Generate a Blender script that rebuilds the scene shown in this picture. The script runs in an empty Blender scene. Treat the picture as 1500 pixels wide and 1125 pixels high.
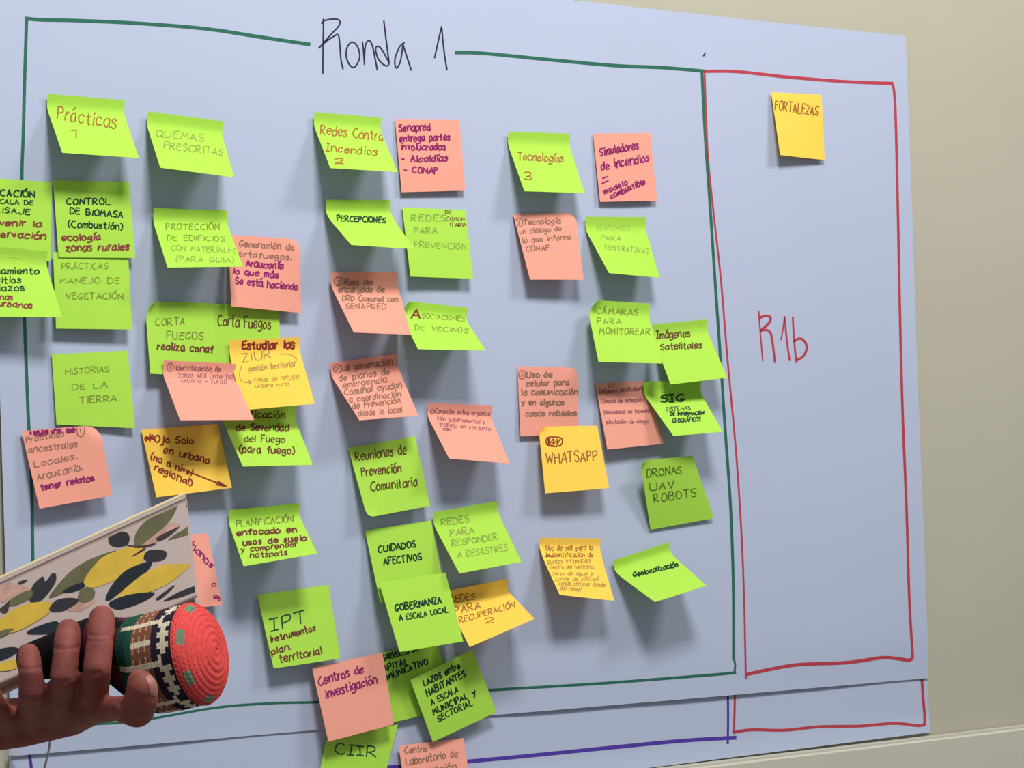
import bpy, bmesh, math, random
import numpy as np
from mathutils import Vector, Matrix
from mathutils.bvhtree import BVHTree

SC = bpy.context.scene
COL = SC.collection
random.seed(11)

# ------------------------------------------------------------------ camera
TH, PI_, RO, FPX, DIST = 0.48557, 0.04274, -0.03015, 2799.65, 1.8416
CAM = Vector((0.0, -DIST, 1.5))
_F = Vector((math.sin(TH)*math.cos(PI_), math.cos(TH)*math.cos(PI_), math.sin(PI_)))
_r = _F.cross(Vector((0, 0, 1))).normalized()
_u = _r.cross(_F)
CR = math.cos(RO)*_r + math.sin(RO)*_u
CU = -math.sin(RO)*_r + math.cos(RO)*_u
cd = bpy.data.cameras.new('camera')
cam = bpy.data.objects.new('camera', cd)
COL.objects.link(cam)
m = Matrix((CR, CU, -_F)).transposed().to_4x4()
m.translation = CAM
cam.matrix_world = m
cd.sensor_width = 36.0
cd.lens = FPX*36.0/1500.0
cd.clip_start = 0.05
SC.camera = cam

# ------------------------------------------------------------------ world, lamps, exposure
w = bpy.data.worlds.new('world')
SC.world = w
w.use_nodes = True
bg = w.node_tree.nodes['Background']
bg.inputs[0].default_value = (0.93, 0.96, 1.0, 1)
bg.inputs[1].default_value = 0.33


def area_lamp(name, loc, aim, sx, sy, power, col):
    ld = bpy.data.lights.new(name, 'AREA')
    ld.shape = 'RECTANGLE'
    ld.size, ld.size_y = sx, sy
    ld.energy = power
    ld.color = col
    o = bpy.data.objects.new(name, ld)
    COL.objects.link(o)
    o.location = loc
    o.rotation_euler = (Vector(aim)-Vector(loc)).to_track_quat('-Z', 'Y').to_euler()
    return o


area_lamp('ceiling_lamp', (0.62, -1.45, 3.2), (0.75, 0.0, 1.25), 0.5, 0.4, 43, (1.0, 0.985, 0.96))
area_lamp('ceiling_lamp', (2.2, -1.5, 3.2), (1.2, 0.0, 1.2), 0.6, 0.4, 25, (1.0, 0.985, 0.96))
SC.view_settings.view_transform = 'Standard'
SC.view_settings.look = 'None'
SC.view_settings.gamma = 1.0
SC.view_settings.use_curve_mapping = False
SC.view_settings.exposure = 0.05


# ------------------------------------------------------------------ helpers
def pix_dir(px, py):
    return (_F*FPX + CR*(px-750.0) - CU*(py-562.5))/FPX


def cpt(px, py, z):                       # point seen at a pixel, z metres along the view axis
    return CAM + pix_dir(px, py)*z


def on_wall(px, py, h=0.0):               # point at height h in front of the wall plane (y = 0)
    d = pix_dir(px, py)
    return CAM + d*((DIST-h)/d.y)


def lin(c):
    return tuple(((v/255.0)/12.92 if v/255.0 <= 0.04045 else ((v/255.0+0.055)/1.055)**2.4) for v in c)


def mat(name, rgb, rough=0.9, spec=0.15, trans=0.0, noise=0.0, nscale=60.0, bump=0.0, bscale=300.0, srgb=True):
    c = lin(rgb) if srgb else rgb
    mt = bpy.data.materials.new(name)
    mt.use_nodes = True
    nt = mt.node_tree
    b = nt.nodes['Principled BSDF']
    b.inputs['Base Color'].default_value = (*c, 1)
    b.inputs['Roughness'].default_value = rough
    b.inputs['Specular IOR Level'].default_value = spec
    tc = nt.nodes.new('ShaderNodeTexCoord')
    if noise:
        n = nt.nodes.new('ShaderNodeTexNoise')
        n.inputs['Scale'].default_value = nscale
        n.inputs['Detail'].default_value = 4
        nt.links.new(tc.outputs['Object'], n.inputs['Vector'])
        rp = nt.nodes.new('ShaderNodeValToRGB')
        rp.color_ramp.elements[0].position = 0.3
        rp.color_ramp.elements[1].position = 0.7
        rp.color_ramp.elements[0].color = (*[v*(1-noise) for v in c], 1)
        rp.color_ramp.elements[1].color = (*[min(1, v*(1+noise)) for v in c], 1)
        nt.links.new(n.outputs['Fac'], rp.inputs['Fac'])
        nt.links.new(rp.outputs['Color'], b.inputs['Base Color'])
    if bump:
        n2 = nt.nodes.new('ShaderNodeTexNoise')
        n2.inputs['Scale'].default_value = bscale
        n2.inputs['Detail'].default_value = 3
        nt.links.new(tc.outputs['Object'], n2.inputs['Vector'])
        bp = nt.nodes.new('ShaderNodeBump')
        bp.inputs['Strength'].default_value = bump
        bp.inputs['Distance'].default_value = 0.001
        nt.links.new(n2.outputs['Fac'], bp.inputs['Height'])
        nt.links.new(bp.outputs['Normal'], b.inputs['Normal'])
    if trans:
        t = nt.nodes.new('ShaderNodeBsdfTranslucent')
        t.inputs['Color'].default_value = (*c, 1)
        mx = nt.nodes.new('ShaderNodeMixShader')
        mx.inputs[0].default_value = trans
        out = nt.nodes['Material Output']
        nt.links.new(b.outputs[0], mx.inputs[1])
        nt.links.new(t.outputs[0], mx.inputs[2])
        nt.links.new(mx.outputs[0], out.inputs['Surface'])
    return mt


def tag(o, label=None, cat=None, group=None, kind=None):
    if label: o['label'] = label
    if cat: o['category'] = cat
    if group: o['group'] = group
    if kind: o['kind'] = kind
    return o


def mesh_obj(name, verts, faces, mats, parent=None, fmat=None, smooth=False):
    me = bpy.data.meshes.new(name)
    me.from_pydata([tuple(v) for v in verts], [], faces)
    for k in (mats if isinstance(mats, (list, tuple)) else [mats]):
        me.materials.append(k)
    if fmat:
        me.polygons.foreach_set('material_index', fmat)
    if smooth:
        me.polygons.foreach_set('use_smooth', [True]*len(me.polygons))
    me.update()
    o = bpy.data.objects.new(name, me)
    COL.objects.link(o)
    if parent is not None:
        o.parent = parent
        o.matrix_parent_inverse = parent.matrix_world.inverted()
    return o


def slab(rows, thick, away):
    """A thin sheet from a grid of points (rows x cols): front skin, back skin, rim."""
    nr, nc = len(rows), len(rows[0])
    V = [p for r in rows for p in r]
    nrm = []
    for i in range(nr):
        for j in range(nc):
            a = rows[min(i+1, nr-1)][j]-rows[max(i-1, 0)][j]
            b = rows[i][min(j+1, nc-1)]-rows[i][max(j-1, 0)]
            n = a.cross(b)
            n = n.normalized() if n.length > 1e-12 else Vector(away)
            if n.dot(away) < 0: n = -n
            nrm.append(n)
    n0 = len(V)
    W = V + [v+n*thick for v, n in zip(V, nrm)]
    Fc = []
    front = []
    for i in range(nr-1):
        for j in range(nc-1):
            a, b, c, d = i*nc+j, i*nc+j+1, (i+1)*nc+j+1, (i+1)*nc+j
            front.append((a, d, c, b))
            Fc.append((a, d, c, b))
            Fc.append((n0+a, n0+b, n0+c, n0+d))
    ring = [j for j in range(nc)] + [i*nc+nc-1 for i in range(1, nr)] + [(nr-1)*nc+j for j in range(nc-2, -1, -1)] + [i*nc for i in range(nr-2, 0, -1)]
    k0, m0 = len(W), len(ring)                # the cut edge has vertices of its own, so it shades crisply
    W += [W[i] for i in ring]+[W[n0+i] for i in ring]
    for k in range(m0):
        j = (k+1) % m0
        Fc.append((k0+k, k0+j, k0+m0+j, k0+m0+k))
    return W, Fc, BVHTree.FromPolygons(V, front)


def catmull(pts, step=2.2):
    if len(pts) < 3:
        return resample(pts, step)
    P = [pts[0]]+list(pts)+[pts[-1]]
    if pts[0] == pts[-1]:
        P[0], P[-1] = pts[-2], pts[1]
    out = []
    for i in range(1, len(P)-2):
        p0, p1, p2, p3 = P[i-1], P[i], P[i+1], P[i+2]
        n = max(2, int(math.dist(p1, p2)/step))
        for k in range(n):
            t = k/n
            out.append(tuple(0.5*((2*p1[q])+(-p0[q]+p2[q])*t+(2*p0[q]-5*p1[q]+4*p2[q]-p3[q])*t*t+(-p0[q]+3*p1[q]-3*p2[q]+p3[q])*t**3) for q in (0, 1)))
    out.append(tuple(pts[-1]))
    return out


def resample(pts, step=3.0):
    out = []
    for a, b in zip(pts, pts[1:]):
        n = max(1, int(math.dist(a, b)/step))
        for k in range(n):
            out.append((a[0]+(b[0]-a[0])*k/n, a[1]+(b[1]-a[1])*k/n))
    out.append(tuple(pts[-1]))
    return out


def ink(strokes, bvh, off=0.00016):
    """Pen strokes [(points, width)] laid on a surface as thin ribbons of ink."""
    V, Fc = [], []
    for pts, wd in strokes:
        n = len(pts)
        if n < 2: continue
        prev = None
        for i in range(n):
            a, b = pts[max(i-1, 0)], pts[min(i+1, n-1)]
            dx, dy = b[0]-a[0], b[1]-a[1]
            L = math.hypot(dx, dy) or 1.0
            nx, ny = -dy/L*wd/2, dx/L*wd/2
            ex = (wd*0.3 if i == n-1 else -wd*0.3 if i == 0 else 0)
            cx, cy = pts[i][0]+dx/L*ex, pts[i][1]+dy/L*ex
            pr = []
            for s in (1, -1):
                d = pix_dir(cx+s*nx, cy+s*ny).normalized()
                hit, nn, _, _ = bvh.ray_cast(CAM, d)
                if hit is None: break
                if nn.dot(d) > 0: nn = -nn
                pr.append(hit+nn*off)
            if len(pr) < 2:
                prev = None
                continue
            k = len(V)
            V += pr
            if prev is not None:
                Fc.append((prev, prev+1, k+1, k))
            prev = k
    return V, Fc


# ------------------------------------------------------------------ stroke alphabet
# x digit, y letter (d = baseline, j = x-height, m = cap height); ~ marks a curved stroke; first digit = width
GL = {
'A': '6 0d3m6d 1g5g', 'B': '6 0d0m ~0m4m5k4i0i ~0i5h6f4d0d', 'C': '6 ~6l4m2l0i0g1e3d5d6e', 'D': '6 0d0m ~0m3m6j6g3d0d',
'E': '5 5m0m0d5d 0i4i', 'F': '5 0d0m5m 0i4i', 'G': '6 ~6l4m2l0i0g1e3d5e6g 6g3g', 'H': '6 0d0m 6d6m 0i6i', 'I': '1 1d1m',
'¡': '4 0d4d 2d2m 0m4m', 'J': '5 ~5m5f3d1d0f', 'K': '5 0d0m 5m0h5d', 'L': '5 0m0d5d', 'M': '7 0d1m3g6m7d', 'N': '6 0d0m6d6m',
'O': '6 ~3m1l0i0g1e3d5e6g6i5l3m', 'P': '5 0d0m ~0m4m5k4i0h', 'Q': '6 ~3m1l0i0g1e3d5e6g6i5l3m 4f7c', 'R': '6 0d0m ~0m4m5k4i0h 1h6d',
'S': '5 ~5l3m1l0j2i4h5f4d2d0e', 'T': '6 0m6m 3m3d', 'U': '6 ~0m0f2d4d6f6m', 'V': '6 0m3d6m', 'W': '8 0m2d4k6d8m', 'X': '5 0d5m 0m5d',
'Y': '6 0m3h6m 3h3d', 'Z': '5 0m5m0d5d',
'a': '5 ~5j3j1i0g1d3d5g 5j5e6d', 'b': '5 0m0d ~0g2j4j5g4d2d0e', 'c': '5 ~5i3j1i0g1d3d5e', 'd': '5 ~5h3j1i0g1d3d5f 5m5d',
'e': '5 ~0g5g5i3j1i0g1d3d5e', 'f': '4 ~4l3m2l2d 0j4j', 'g': '5 ~5i3j1i0g1e3e5g 5j5c ~5c3a1a0b', 'h': '5 0m0d ~0g2j4j5h5d', 'i': '1 1d1j 1l1m',
'j': '3 ~3j3b1a0a 3l3m', 'k': '4 0m0d 4j0g4d', 'l': '1 1m1d', 'm': '6 0d0j ~0h2j3i3d ~3h5j6i6d', 'n': '5 0d0j ~0g2j4j5h5d',
'o': '5 ~3j1i0g1d3d5e5h3j', 'p': '5 0j0a ~0h2j4j5g4d2d0e', 'q': '5 ~5i3j1i0g1d3d5f 5j5a', 'r': '3 0d0j ~0g2j3j', 's': '4 ~4i3j1j0i1h3g4f3d1d0e',
't': '4 ~2m2f3d4d 0j4j', 'u': '5 ~0j0f1d3d5f 5j5d', 'v': '4 0j2d4j', 'w': '6 0j1d3i5d6j', 'x': '4 0j4d 4j0d', 'y': '5 0j3e 5j3e1a', 'z': '5 0j5j0d5d',
'1': '3 0j2m3d', '2': '5 ~0k2m4m5k4i0d 0d5d', '3': '5 ~0l2m4m5k4i2h ~2h5g5e3d0e',
'(': '2 ~2n0k0f2c', ')': '2 ~0n2k2f0c', '-': '4 0h4h', '=': '4 0d4d 0k4k', '*': '5 0f5l 0l5f 3d3m 0i5i', '.': '1 0d1e', ',': '2 1e0c', '>': '3 0e3h0k',
}
ACC = {'á': 'a', 'é': 'e', 'í': 'i', 'ó': 'o', 'ú': 'u', 'Á': 'A', 'É': 'E', 'Í': 'I', 'Ó': 'O'}


def lettering(text, x0, y0, x1, y1, h, wd, rnd, wob=1.0):
    """Hand-lettered text between two baseline points, as strokes in picture units."""
    strokes, x = [], 0.0
    for ch in text:
        if ch == ' ':
            x += 6.5
            continue
        acc = ch in ACC
        g = GL[ACC.get(ch, ch)].split(' ')
        wid = int(g[0])
        ky, rot, dy = rnd.uniform(.9, 1.1), rnd.uniform(-.07, .07), rnd.uniform(-.35, .35)
        kx = rnd.uniform(.9, 1.08)
        ss = g[1:]
        if acc:
            ss = ss + (['3n5p'] if ch.isupper() else ['2l4n'])
        for s in ss:
            cur = s[0] == '~'
            if cur: s = s[1:]
            pts = []
            for k in range(0, len(s), 2):
                gx, gy = int(s[k])*kx, (ord(s[k+1])-100)*ky
                gx += wob*rnd.uniform(-.32, .32)
                gy += wob*rnd.uniform(-.36, .36)
                pts.append((x+gx+gy*rot, gy+dy))
            strokes.append((pts, cur))
        x += wid+2.3
    total = max(x-2.3, 1.0)
    L = math.hypot(x1-x0, y1-y0)
    ux, uy = (x1-x0)/L, (y1-y0)/L
    sx, sy = L/total, h/9.0
    out = []
    for pts, cur in strokes:
        q = [(x0+p[0]*sx*ux+p[1]*sy*uy*0.6, y0+p[0]*sx*uy-p[1]*sy) for p in pts]
        q = catmull(q, 1.6) if cur and len(q) > 2 else resample(q, 2.4)
        out.append((q, wd))
    return out


# ------------------------------------------------------------------ materials
M = {}
M['wall'] = mat('painted_plaster', (172, 168, 151), 0.85, 0.15, noise=0.025, nscale=5, bump=0.12, bscale=160)
M['rail'] = mat('painted_rail', (184, 181, 166), 0.6, 0.3, noise=0.02, nscale=8, bump=0.08, bscale=120)
M['floor'] = mat('pale_floor', (150, 146, 140), 0.6, 0.3, noise=0.1, nscale=6)
M['paper'] = mat('white_poster_paper', (174, 183, 206), 0.8, 0.2, trans=0.06, noise=0.008, nscale=9, bump=0.03, bscale=500)
M['lime'] = mat('lime_note_paper', (178, 226, 84), 0.9, 0.1, trans=0.2, noise=0.012, nscale=40)
M['pink'] = mat('salmon_note_paper', (242, 167, 147), 0.9, 0.1, trans=0.2, noise=0.012, nscale=40)
M['yellow'] = mat('golden_note_paper', (255, 213, 90), 0.9, 0.1, trans=0.2, noise=0.012, nscale=40)
M['tape'] = mat('translucent_tape', (170, 172, 178), 0.35, 0.4)
M['green_tape'] = mat('green_card', (92, 158, 62), 0.7, 0.2)
INK = {
 'org': (146, 100, 40), 'pen': (126, 148, 66), 'pen2': (118, 132, 48), 'brn': (92, 66, 34), 'brn2': (112, 118, 50), 'blk': (22, 54, 36), 'blk2': (32, 62, 46),
 'pur': (134, 30, 92), 'mar': (122, 58, 48), 'mar2': (134, 44, 36), 'mar3': (136, 48, 34), 'bmr': (104, 52, 44), 'gry': (136, 98, 82), 'prp': (140, 84, 92),
 'gyl': (160, 128, 66), 'byl': (150, 92, 44), 'faint': (146, 184, 74), 'drk': (84, 110, 34),
 'title': (40, 40, 58), 'green': (38, 98, 80), 'red': (172, 58, 70), 'violet': (76, 52, 150),
}
MI = {}


def ink_mat(k):
    if k not in MI:
        MI[k] = mat('ink_'+k, INK[k], 0.75, 0.2)
    return MI[k]


# ------------------------------------------------------------------ the room: wall, rail, lower wall, floor
def box(name, lo, hi, mt, parent=None, bevel=0.0):
    bm = bmesh.new()
    bmesh.ops.create_cube(bm, size=1.0)
    for v in bm.verts:
        v.co = Vector([lo[k]+(v.co[k]+.5)*(hi[k]-lo[k]) for k in range(3)])
    if bevel:
        bmesh.ops.bevel(bm, geom=bm.edges[:], offset=bevel, segments=3, affect='EDGES')
    me = bpy.data.meshes.new(name)
    bm.to_mesh(me)
    bm.free()
    me.materials.append(mt)
    o = bpy.data.objects.new(name, me)
    COL.objects.link(o)
    if parent is not None: o.parent = parent
    return o


LZ = 1.5-0.3425                              # top of the rail
tag(box('wall_back', (-2.2, 0.0, 0.0), (5.0, 0.12, 3.2), M['wall']), kind='structure')
tag(box('trim_1', (-2.2, -0.020, 0.0), (5.0, 0.0, LZ), M['rail'], bevel=0.004), kind='structure')
tag(box('floor', (-2.2, -4.5, -0.1), (5.0, 0.12, 0.0), M['floor']), kind='structure')


# ------------------------------------------------------------------ the two poster sheets
def wave(x, z):
    return 0.0009*math.sin(x*9.0+z*3.0)+0.0007*math.sin(z*11.0-x*5.0+1.0)+0.0004*math.sin(x*31+z*7)


def smooth(t):
    t = max(0.0, min(1.0, t))
    return t*t*(3-2*t)


def poster(name, corners, hf, nr, nc, label):
    tl, tr, br, bl = [on_wall(*c) for c in corners]
    rows = []
    for i in range(nr):
        v = i/(nr-1)
        r = []
        for j in range(nc):
            u = j/(nc-1)
            p = (tl*(1-u)+tr*u)*(1-v)+(bl*(1-u)+br*u)*v
            p.y = -hf(p.x, p.z, u, v)
            r.append(p)
        rows.append(r)
    V, Fc, bv = slab(rows, 0.00025, Vector((0, 1, 0)))
    o = mesh_obj(name, V, Fc, M['paper'], smooth=True)
    tag(o, label, 'poster', 'poster sheets on the wall')
    return o, bv


def h_back(x, z, u, v):
    return 0.0011+0.0004*math.sin(x*7+z*4)+0.002*smooth((v-0.90)/0.10)*(0.5+0.5*u)+0.0003*math.sin(x*23)


def h_front(x, z, u, v):
    b = smooth((v-0.93)/0.07)
    crease = 0.0014*math.exp(-((x-1.115)/0.014)**2-((z-1.99)/0.028)**2)+0.0012*math.exp(-((x-1.165)/0.014)**2-((z-1.985)/0.026)**2)
    return 0.0054+wave(x, z)-b*(0.0012-0.0002*math.sin(x*6+1.0))+crease


# back sheet runs below the front one; both share the right edge
S2, bv2 = poster('poster_sheet', [(10, 900), (1352, 800), (1361, 1072), (14, 1243)], h_back, 40, 60,
                 'white lower poster sheet peeking out below the big one, with violet line')
S1, bv1 = poster('poster_sheet', [(-22, -92), (1322, 54.5), (1357, 993), (14, 1107)], h_front, 70, 90,
                 'large white poster sheet headed Ronda 1 covered with sticky notes')


def zv(ox, oy, s, pts):
    return [(ox+p[0]*s, oy+p[1]*s) for p in pts]


def line(pts, wd):
    return (catmull(pts, 6.0), wd)


def ink_part(name, strokes, bv, key, parent, label=None, off=0.00018):
    V, Fc = ink(strokes, bv, off)
    if not Fc: return None
    o = mesh_obj(name, V, Fc, ink_mat(key), parent)
    if label: o['label'] = label
    return o


ink_part('green_frame_line', [
    line([(38, 27), (60, 29), (110, 30), (200, 34), (300, 42), (380, 54), (453, 65)], 5.2),
    line([(668, 77), (700, 77.5), (740, 81), (800, 87), (900, 96), (970, 99), (1030, 104)], 5.0),
    line([(39, 27), (36, 120), (34, 200), (32, 262), (33, 380), (36, 470), (41, 600), (46, 700), (48, 815), (50, 960), (52, 1063)], 4.8),
    line([(1028, 103), (1033, 200), (1040, 300), (1048, 420), (1055, 520), (1063, 640), (1070, 740), (1074, 850), (1074.5, 965)], 4.2),
    line([(1075, 965), (1077, 975), (1075.5, 985.5)], 3.0),
    line([(52, 1066), (150, 1060), (185, 1058), (232, 1051), (320, 1036), (400, 1030), (465, 1028.5), (560, 1024), (640, 1018), (716, 1011)], 3.4),
    line([(716, 1011), (800, 1006), (880, 1001), (960, 995), (1060, 987), (1077, 985)], 4.0)], bv1, 'green', S1, 'dark green marker frame')
ink_part('red_frame_line', [
    line([(1032, 104.5), (1080, 105), (1150, 112.5), (1230, 119), (1270, 121), (1307, 122)], 4.6),
    line([(1032, 104), (1034, 160), (1037, 230), (1045, 310), (1056, 410), (1066, 530), (1078, 660), (1086, 780), (1090, 880), (1092.5, 994)], 2.8),
    line([(1306, 121), (1311, 150), (1315, 300), (1318, 450), (1322, 600), (1328, 750), (1332, 880), (1337, 962)], 3.8),
    line([(1093, 988), (1130, 980), (1170, 973.5), (1240, 970.5), (1290, 963.5), (1310, 964), (1332, 967), (1336, 963)], 5.0)], bv1, 'red', S1, 'red marker frame')
T = (440, 0, .186667)
ink_part('heading_word', [(catmull(zv(*T, p), 2.5), 2.3) for p in (
    [(182, 148), (178, 360), (176, 575)],
    [(168, 185), (180, 165), (230, 152), (285, 150), (312, 170), (295, 212), (240, 270), (145, 378)],
    [(150, 372), (200, 328), (250, 292), (292, 270), (304, 300), (312, 390), (320, 480), (335, 540)],
    [(405, 330), (370, 365), (358, 430), (380, 500), (418, 530), (452, 490), (466, 430), (445, 360), (405, 330)],
    [(487, 330), (495, 400), (503, 505)], [(502, 450), (512, 350), (540, 318), (565, 360), (590, 480), (603, 548)],
    [(690, 480), (640, 390), (605, 362), (590, 390), (610, 460), (650, 505), (685, 518), (697, 490)], [(655, 165), (675, 330), (696, 490)],
    [(815, 335), (780, 365), (745, 450), (742, 505), (755, 535), (785, 480), (805, 350)], [(803, 345), (840, 460), (870, 550)])]
    , bv1, 'title', S1, 'Ronda written in thin black pen')
ink_part('heading_numeral', [(resample(zv(*T, [(1053, 453), (1108, 205), (1118, 320), (1132, 440), (1150, 548)]), 3), 2.3)], bv1, 'title', S1, 'numeral 1 in thin black pen')
ink_part('pen_dot', [([(1030.5, 82), (1033, 77.5)], 2.2)], bv1, 'title', S1, 'stray black pen dot')
T = (1080, 430, .10671)
ink_part('section_mark', [(catmull(zv(*T, p), 2.5), wd) for p, wd in (
    ([(293, 240), (305, 400), (328, 680), (350, 920)], 2.2), ([(300, 340), (350, 315), (410, 305), (452, 325), (455, 365), (415, 425), (322, 505)], 3.8),
    ([(318, 510), (400, 500), (458, 545), (485, 680), (517, 940)], 3.4), ([(600, 630), (628, 480), (648, 320)], 2.2),
    ([(648, 320), (680, 640), (718, 915)], 2.8), ([(762, 325), (775, 560), (795, 800), (812, 945)], 2.8),
    ([(780, 660), (820, 627), (880, 620), (938, 680), (952, 760), (905, 860), (820, 912)], 3.6))], bv1, 'red', S1, 'R1b written in red marker')
ink_part('violet_frame_line', [line([(560, 1124.5), (640, 1119), (690, 1115), (780, 1106.5), (900, 1094.5), (1000, 1085), (1077, 1080.5)], 5.6),
    line([(1066, 1010), (1066.5, 1050), (1066, 1089)], 3.2)], bv2, 'violet', S2, 'violet marker line')
ink_part('violet_frame_line', [line([(42, 1100), (44, 1112), (46, 1126), (48, 1160)], 4.5)], bv2, 'violet', S2, 'violet marker line')
ink_part('red_frame_line', [line([(1076.5, 1010), (1076, 1040), (1075, 1073)], 3.2),
    line([(1074, 1073), (1100, 1069), (1150, 1069.5), (1200, 1064.5), (1260, 1063.5), (1310, 1059.5), (1345, 1063), (1355, 1061)], 4.2),
    line([(1350, 990), (1352, 1020), (1354.5, 1050), (1354, 1061)], 4.0)], bv2, 'red', S2, 'red marker frame')

# small tape tab on the lower left corner of the big sheet, and a green card strip above its top edge
rows = [[on_wall(x, y, 0.0118) for x, y in r] for r in (((12.5, 1094), (21, 1092)), ((12.5, 1106.5), (29, 1106)))]
V, Fc, _ = slab(rows, 0.0002, Vector((0, 1, 0)))
tag(mesh_obj('tape_tab', V, Fc, M['tape']), 'grey tape tab on lower left corner of the big sheet', 'tape')
rows = [[on_wall(x, y, 0.0022) for x, y in r] for r in (((770, -16), (846, -12)), ((769, 12), (847, 14)))]
V, Fc, _ = slab(rows, 0.0004, Vector((0, 1, 0)))
tag(mesh_obj('paper_strip', V, Fc, M['green_tape']), 'green paper strip peeking above the top edge of the big sheet', 'paper')

# ------------------------------------------------------------------ sticky notes
VW = dict(a=(0, 0, .24), b=(0, 240, .146667), c=(0, 350, .146667), d=(0, 500, .146667), e=(0, 600, .146667), f=(200, 290, .173333), g=(200, 420, .186667),
          h=(190, 590, .186667), j=(440, 150, .186667), k=(460, 280, .173333), l=(460, 390, .173333), m=(460, 510, .2), n=(490, 620, .2), o=(520, 750, .186667),
          p=(440, 920, .2), q=(730, 180, .173333), r=(730, 300, .173333), s=(840, 420, .16), t=(740, 520, .16), u=(860, 540, .146667), v=(770, 600, .2),
          w=(770, 770, .186667), x=(320, 720, .248756), z=(1020, 100, .2), B=(240, 700, .186667))
SIDE = 0.0762


def sheet_h(p):
    hf = 0.0078-0.0012*smooth((-0.225-(p.z-1.5))/0.03)
    return hf


def ray_at_dist(px, py, c, dist):
    """The point of a line of sight at a given distance from c, on the viewer's side."""
    d = pix_dir(px, py).normalized()
    q = CAM-c
    b = q.dot(d)
    cc = q.dot(q)-dist*dist
    disc = b*b-cc
    if disc < 0:
        return CAM+d*(-b), False
    return CAM+d*(-b-math.sqrt(disc)), True


def note(kind, label, corners, text=(), view=None, layer=0, strip=0.17, curl=None, flip=False, lift=None, round_=0.11, min_gap=0.0012, extra=()):
    tl, tr, br, bl = corners
    base = 0.0012*layer
    A, Bp = on_wall(*tl), on_wall(*tr)
    A = on_wall(*tl, sheet_h(A)+base)
    Bp = on_wall(*tr, sheet_h(Bp)+base)
    side = SIDE
    press = Vector((0, 0.0032, 0))             # the gummed strip is pressed on; its top edge stands off a little
    if not lift:
        A = on_wall(*tl, -A.y+0.0032)
        Bp = on_wall(*tr, -Bp.y+0.0032)
    top = (Bp-A)
    down = Vector((top.z, 0, -top.x)).normalized()
    if down.z > 0: down = -down

    def edge(P0, pb):
        hmin = -P0.y-(0 if lift else -.002)
        flat = on_wall(*pb, hmin+min_gap)
        if flip:                              # stuck along the bottom, upper part leaning out a little
            return flat
        knee = P0+down*side*strip+press
        rest = side*(1-strip)
        e, ok = ray_at_dist(pb[0], pb[1], knee, rest)
        if not ok or -e.y < hmin+min_gap:
            e = flat
        return e
    E0, E1 = edge(A, bl), edge(Bp, br)
    if lift:                                  # heights given outright
        A, Bp, E1, E0 = [on_wall(*c, sheet_h(on_wall(*c))+base+hh) for c, hh in zip(corners, lift)]
    nv, nu = 21, 11

    def prof(P0, E):
        knee = P0+(E-P0)*strip if lift else P0+down*side*strip+press
        a = knee+(P0-knee)*0.45
        b = knee+(E-knee)*round_
        out = []
        for i in range(nv):
            t = i/(nv-1)
            s0, s1 = strip*0.55, strip+(1-strip)*round_
            if t <= s0:
                p = P0+(a-P0)*(t/s0)
            elif t <= s1:
                k = (t-s0)/(s1-s0)
                p = a*(1-k)**2+knee*2*k*(1-k)+b*k*k
            else:
                k = (t-s1)/(1-s1)
                p = b+(E-b)*k
            out.append(p)
        return out
    Lp, Rp = prof(A, E0), prof(Bp, E1)
    rows = []
    bow = random.uniform(-0.0006, 0.0010)
    for i in range(nv):
        r = []
        for k in range(nu):
            u = k/(nu-1)
            p = Lp[i]*(1-u)+Rp[i]*u
            p = p+Vector((0, -1, 0))*(4*u*(1-u)*max(bow, 0 if i < 3 else bow)*(i/(nv-1)))
            r.append(p)
        rows.append(r)
    if curl:                                  # a corner that has come loose and rolls over
        for cn, rad in curl:
            ci, ck = {'tl': (0, 0), 'tr': (0, nu-1), 'br': (nv-1, nu-1), 'bl': (nv-1, 0)}[cn]
            c0 = rows[ci][ck].copy()
            turn = 0.75 if cn == 'tr' else -1.0      # this corner bends back to the wall, the others roll towards the room
            inward = (rows[nv//2][nu//2]-c0).normalized()
            for i in range(nv):
                for k in range(nu):
                    al = (rows[i][k]-c0).dot(inward)
                    if al < rad:
                        s = rad-al
                        ang = min(s/rad*1.5, 2.2)
                        R_ = rad/1.5
                        rows[i][k] = rows[i][k]+inward*(s-R_*math.sin(ang))+Vector((0, turn, 0))*(R_*(1-math.cos(ang if turn < 0 else min(ang, 1.3))))
    V, Fc, bv = slab(rows, 0.00018, Vector((0, 1, 0)))
    o = mesh_obj('sticky_note', V, Fc, M[kind], smooth=True)
    cname = {'lime': 'lime sticky notes', 'pink': 'salmon pink sticky notes', 'yellow': 'golden yellow sticky notes'}[kind]
    tag(o, label, 'sticky note', cname)
    by = {}
    rnd = random.Random(label)
    for (s, x0, y0, x1, y1, h, key, wd) in text:
        ox, oy, sc = VW[view]
        by.setdefault(key, []).extend(lettering(s, ox+x0*sc, oy+y0*sc, ox+x1*sc, oy+y1*sc, h*sc*(.9 if s.isupper() else .78), wd*(.82 if h*sc < 9.5 else 1.0), rnd, 1.7 if key in ('pur', 'bmr', 'mar', 'mar2', 'mar3', 'prp') else 1.0))
    for key, wd, pts in extra:
        q = zv(*VW[view], pts)
        by.setdefault(key, []).append((catmull(q, 2.0) if len(q) > 3 else resample(q, 2.5), wd))
    for key, st in by.items():
        ink_part('handwriting', st, bv, key, o, off=0.00014)
    return o


def V4(v, *pts):
    ox, oy, s = VW[v]
    return [(ox+x*s, oy+y*s) for x, y in pts]


def ring(cx, cy, rx, ry, n=12):
    return [(cx+rx*math.cos(2*math.pi*k/n-1.2), cy+ry*math.sin(2*math.pi*k/n-1.2)) for k in range(n+1)]


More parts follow.
